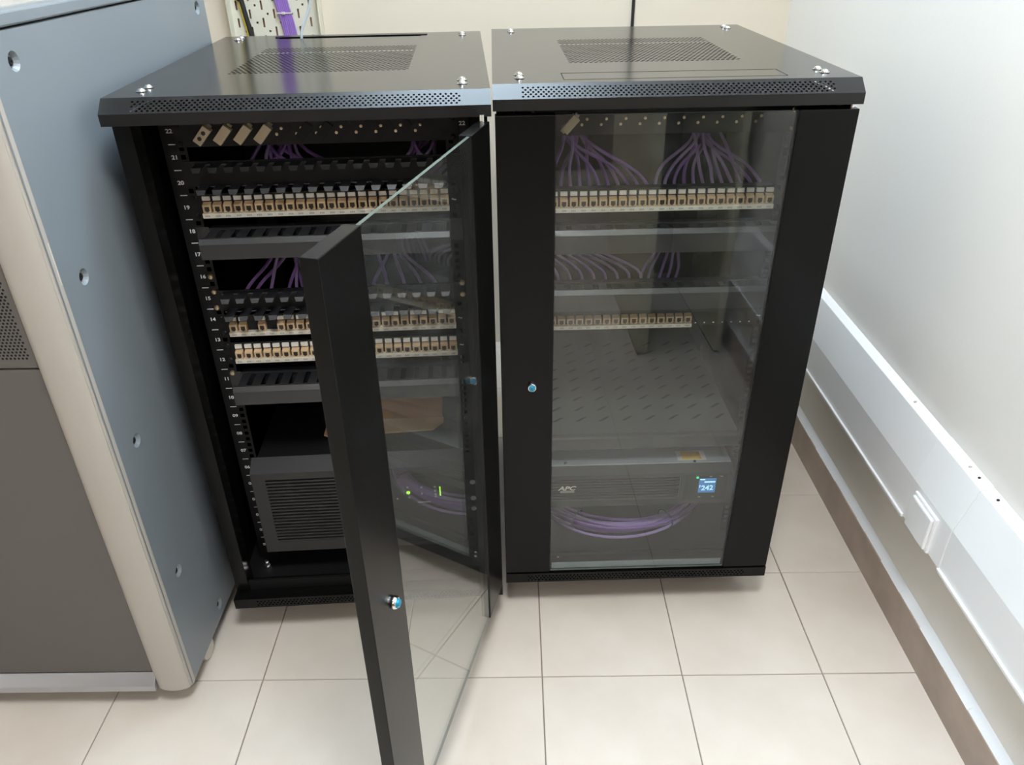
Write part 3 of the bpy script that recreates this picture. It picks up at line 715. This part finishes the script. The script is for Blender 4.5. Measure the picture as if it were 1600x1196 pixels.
# ---------------- coil of spare cable on the floor of the closed rack
cc = thing('cable_coil', 'coil of spare purple cable lying on the bottom of the closed rack', 'cable coil', rk('R', .29, .31, .124), RY)
for k in range(11):
    rr = .205 - .010 * (k % 4) + random.uniform(-.004, .004); rz = .006 + .011 * (k // 4) + random.uniform(0, .004); ex = random.uniform(.96, 1.04)
    ph = random.uniform(0, 6); pts = [(rr * 1.08 * ex * math.cos(2 * PI * i / 28), rr / ex * math.sin(2 * PI * i / 28), rz + .006 * math.sin(2 * PI * i / 14 + ph)) for i in range(29)]
    obj('coil_loop', MB().tube(pts, .0034, 7, sub=2), 'purple' if k % 3 else 'lilac', cc, smooth=True)
for a in (-2.15, -1.05):
    x, y = .19 * 1.08 * math.cos(a), .19 * math.sin(a)
    obj('cable_tie', MB().tube([(x + .026 * math.cos(t) * math.cos(a), y + .026 * math.cos(t) * math.sin(a), .021 + .021 * math.sin(t)) for t in [2 * PI * i / 16 for i in range(17)]], .0016, 5, sub=1), 'cable_k', cc)

# ================================================================== BACK WALL: tray and cables
tr = thing('cable_tray', 'cream perforated vertical cable tray on the back wall', 'cable tray', (-.693, 1.3595, .25))
mb = MB(); F = lambda u, v: (u, -.012, v); wins = []
for c, x in enumerate((-.120, -.0815, -.043, -.007, .0305, .068, .104)):
    for r in range(22):
        z = .395 + r * .049 + (.0245 if c % 2 else 0)
        wins.append((x - .0028, x + .0028, z - .013, z + .013))
        if c: wins.append((x - .023, x - .017, z - .003, z + .003))
mb.grid([-.137, .137] + [q for w in wins for q in w[:2]], [0, 2.4] + [q for w in wins for q in w[2:]], wins, F)
obj('perforated_back', mb, 'tray', tr)
obj('backing_shadow', MB().box(-.135, .135, -.003, -.001, 0, 2.4), 'card_shade', tr)
for s in (-1, 1): obj('side_flange', MB().box(min(s * .137, s * .139), max(s * .137, s * .139), -.05, -.001, 0, 2.4), 'tray', tr)
for k in range(7):
    x = -.6795 + k * .0058
    pts = [(x + .02, 1.337, .4), (x + .016, 1.337, .9), (x + .006, 1.337, 1.11), (x - .009, 1.337, 1.20), (x - .02, 1.337, 1.35), (x - .03, 1.337, 2.5)]
    tag(obj('network_cable', MB().tube([Vector(p) - Vector(pts[0]) for p in pts], .0033, 7), 'purple', None, pts[0], smooth=True), 'purple cable strapped flat against the cream wall tray', 'cable', 'purple cables on the wall tray')
tie = tag(obj('cable_tie', MB().box(-.024, .024, -.005, .0042, -.0018, .0018), 'white', None, (-.666, 1.337, 1.162)), 'thin white tie around the purple cables on the wall tray', 'cable tie')
obj('tie_head', MB().box(-.006, .004, -.009, -.005, -.004, .004), 'white', tie, bevel=.001)
for k, (dx, mm, lb) in enumerate(((0, 'cable_k', 'thick black cable running down the wall tray'), (-.0095, 'yellow', 'thin yellow cable beside the thick black cable on the tray'))):
    pts = [(-.745 + dx, 1.337, .4), (-.766 + dx, 1.337, .95), (-.778 + dx, 1.337, 1.10), (-.791 + dx, 1.337, 1.20), (-.802 + dx, 1.337, 1.33), (-.81 + dx, 1.337, 2.5)]
    tag(obj('power_cable', MB().tube([Vector(p) - Vector(pts[0]) for p in pts], .0075 if k == 0 else .0028, 8), mm, None, pts[0], smooth=True), lb, 'cable')
p0 = rk('L', .187, .711, 1.12); p1 = rk('L', .187, .712, 1.171)
pts = [p0, p1, p1 + Vector((-.0005, .03, .02)), Vector((-.456, .80, 1.236)), Vector((-.462, .95, 1.36)), Vector((-.50, 1.25, 2.2)), Vector((-.52, 1.33, 2.6))]
tag(obj('ground_wire', MB().tube([p - p0 for p in pts], .0032, 7), 'wire', None, p0, smooth=True), 'thin grey wire entering the slot in the open rack top', 'wire')
pts = [Vector((.408, 1.354, .3)), Vector((.408, 1.354, 1.2)), Vector((.409, 1.354, 2.6))]
tag(obj('wall_cable', MB().tube([p - pts[0] for p in pts], .005, 8), 'cable_k', None, pts[0], smooth=True), 'single thin black cable straight down the cream wall', 'cable')

# ================================================================== behind the camera: shelf unit seen in the glass
su = thing('shelf_unit', 'tall olive laminate shelf unit behind the camera, mirrored in the glass', 'shelf unit', (.535, -1.2, 0))
obj('side_board', MB().box(0, .037, -.75, 0, .012, 1.25), 'wood', su)
obj('side_board', MB().box(.285, .31, -.75, 0, .012, 1.25), 'wood', su)
obj('back_board', MB().box(.037, .285, -.75, -.74, .012, 1.25), 'wooddark', su)
obj('top_board', MB().box(0, .31, -.75, 0, 1.25, 1.275), 'wood', su)
for x in (0, .285):
    obj('foot', MB().box(x + .003, x + .034 - (.012 if x else 0), -.745, -.005, .0005, .012), 'rail', su)
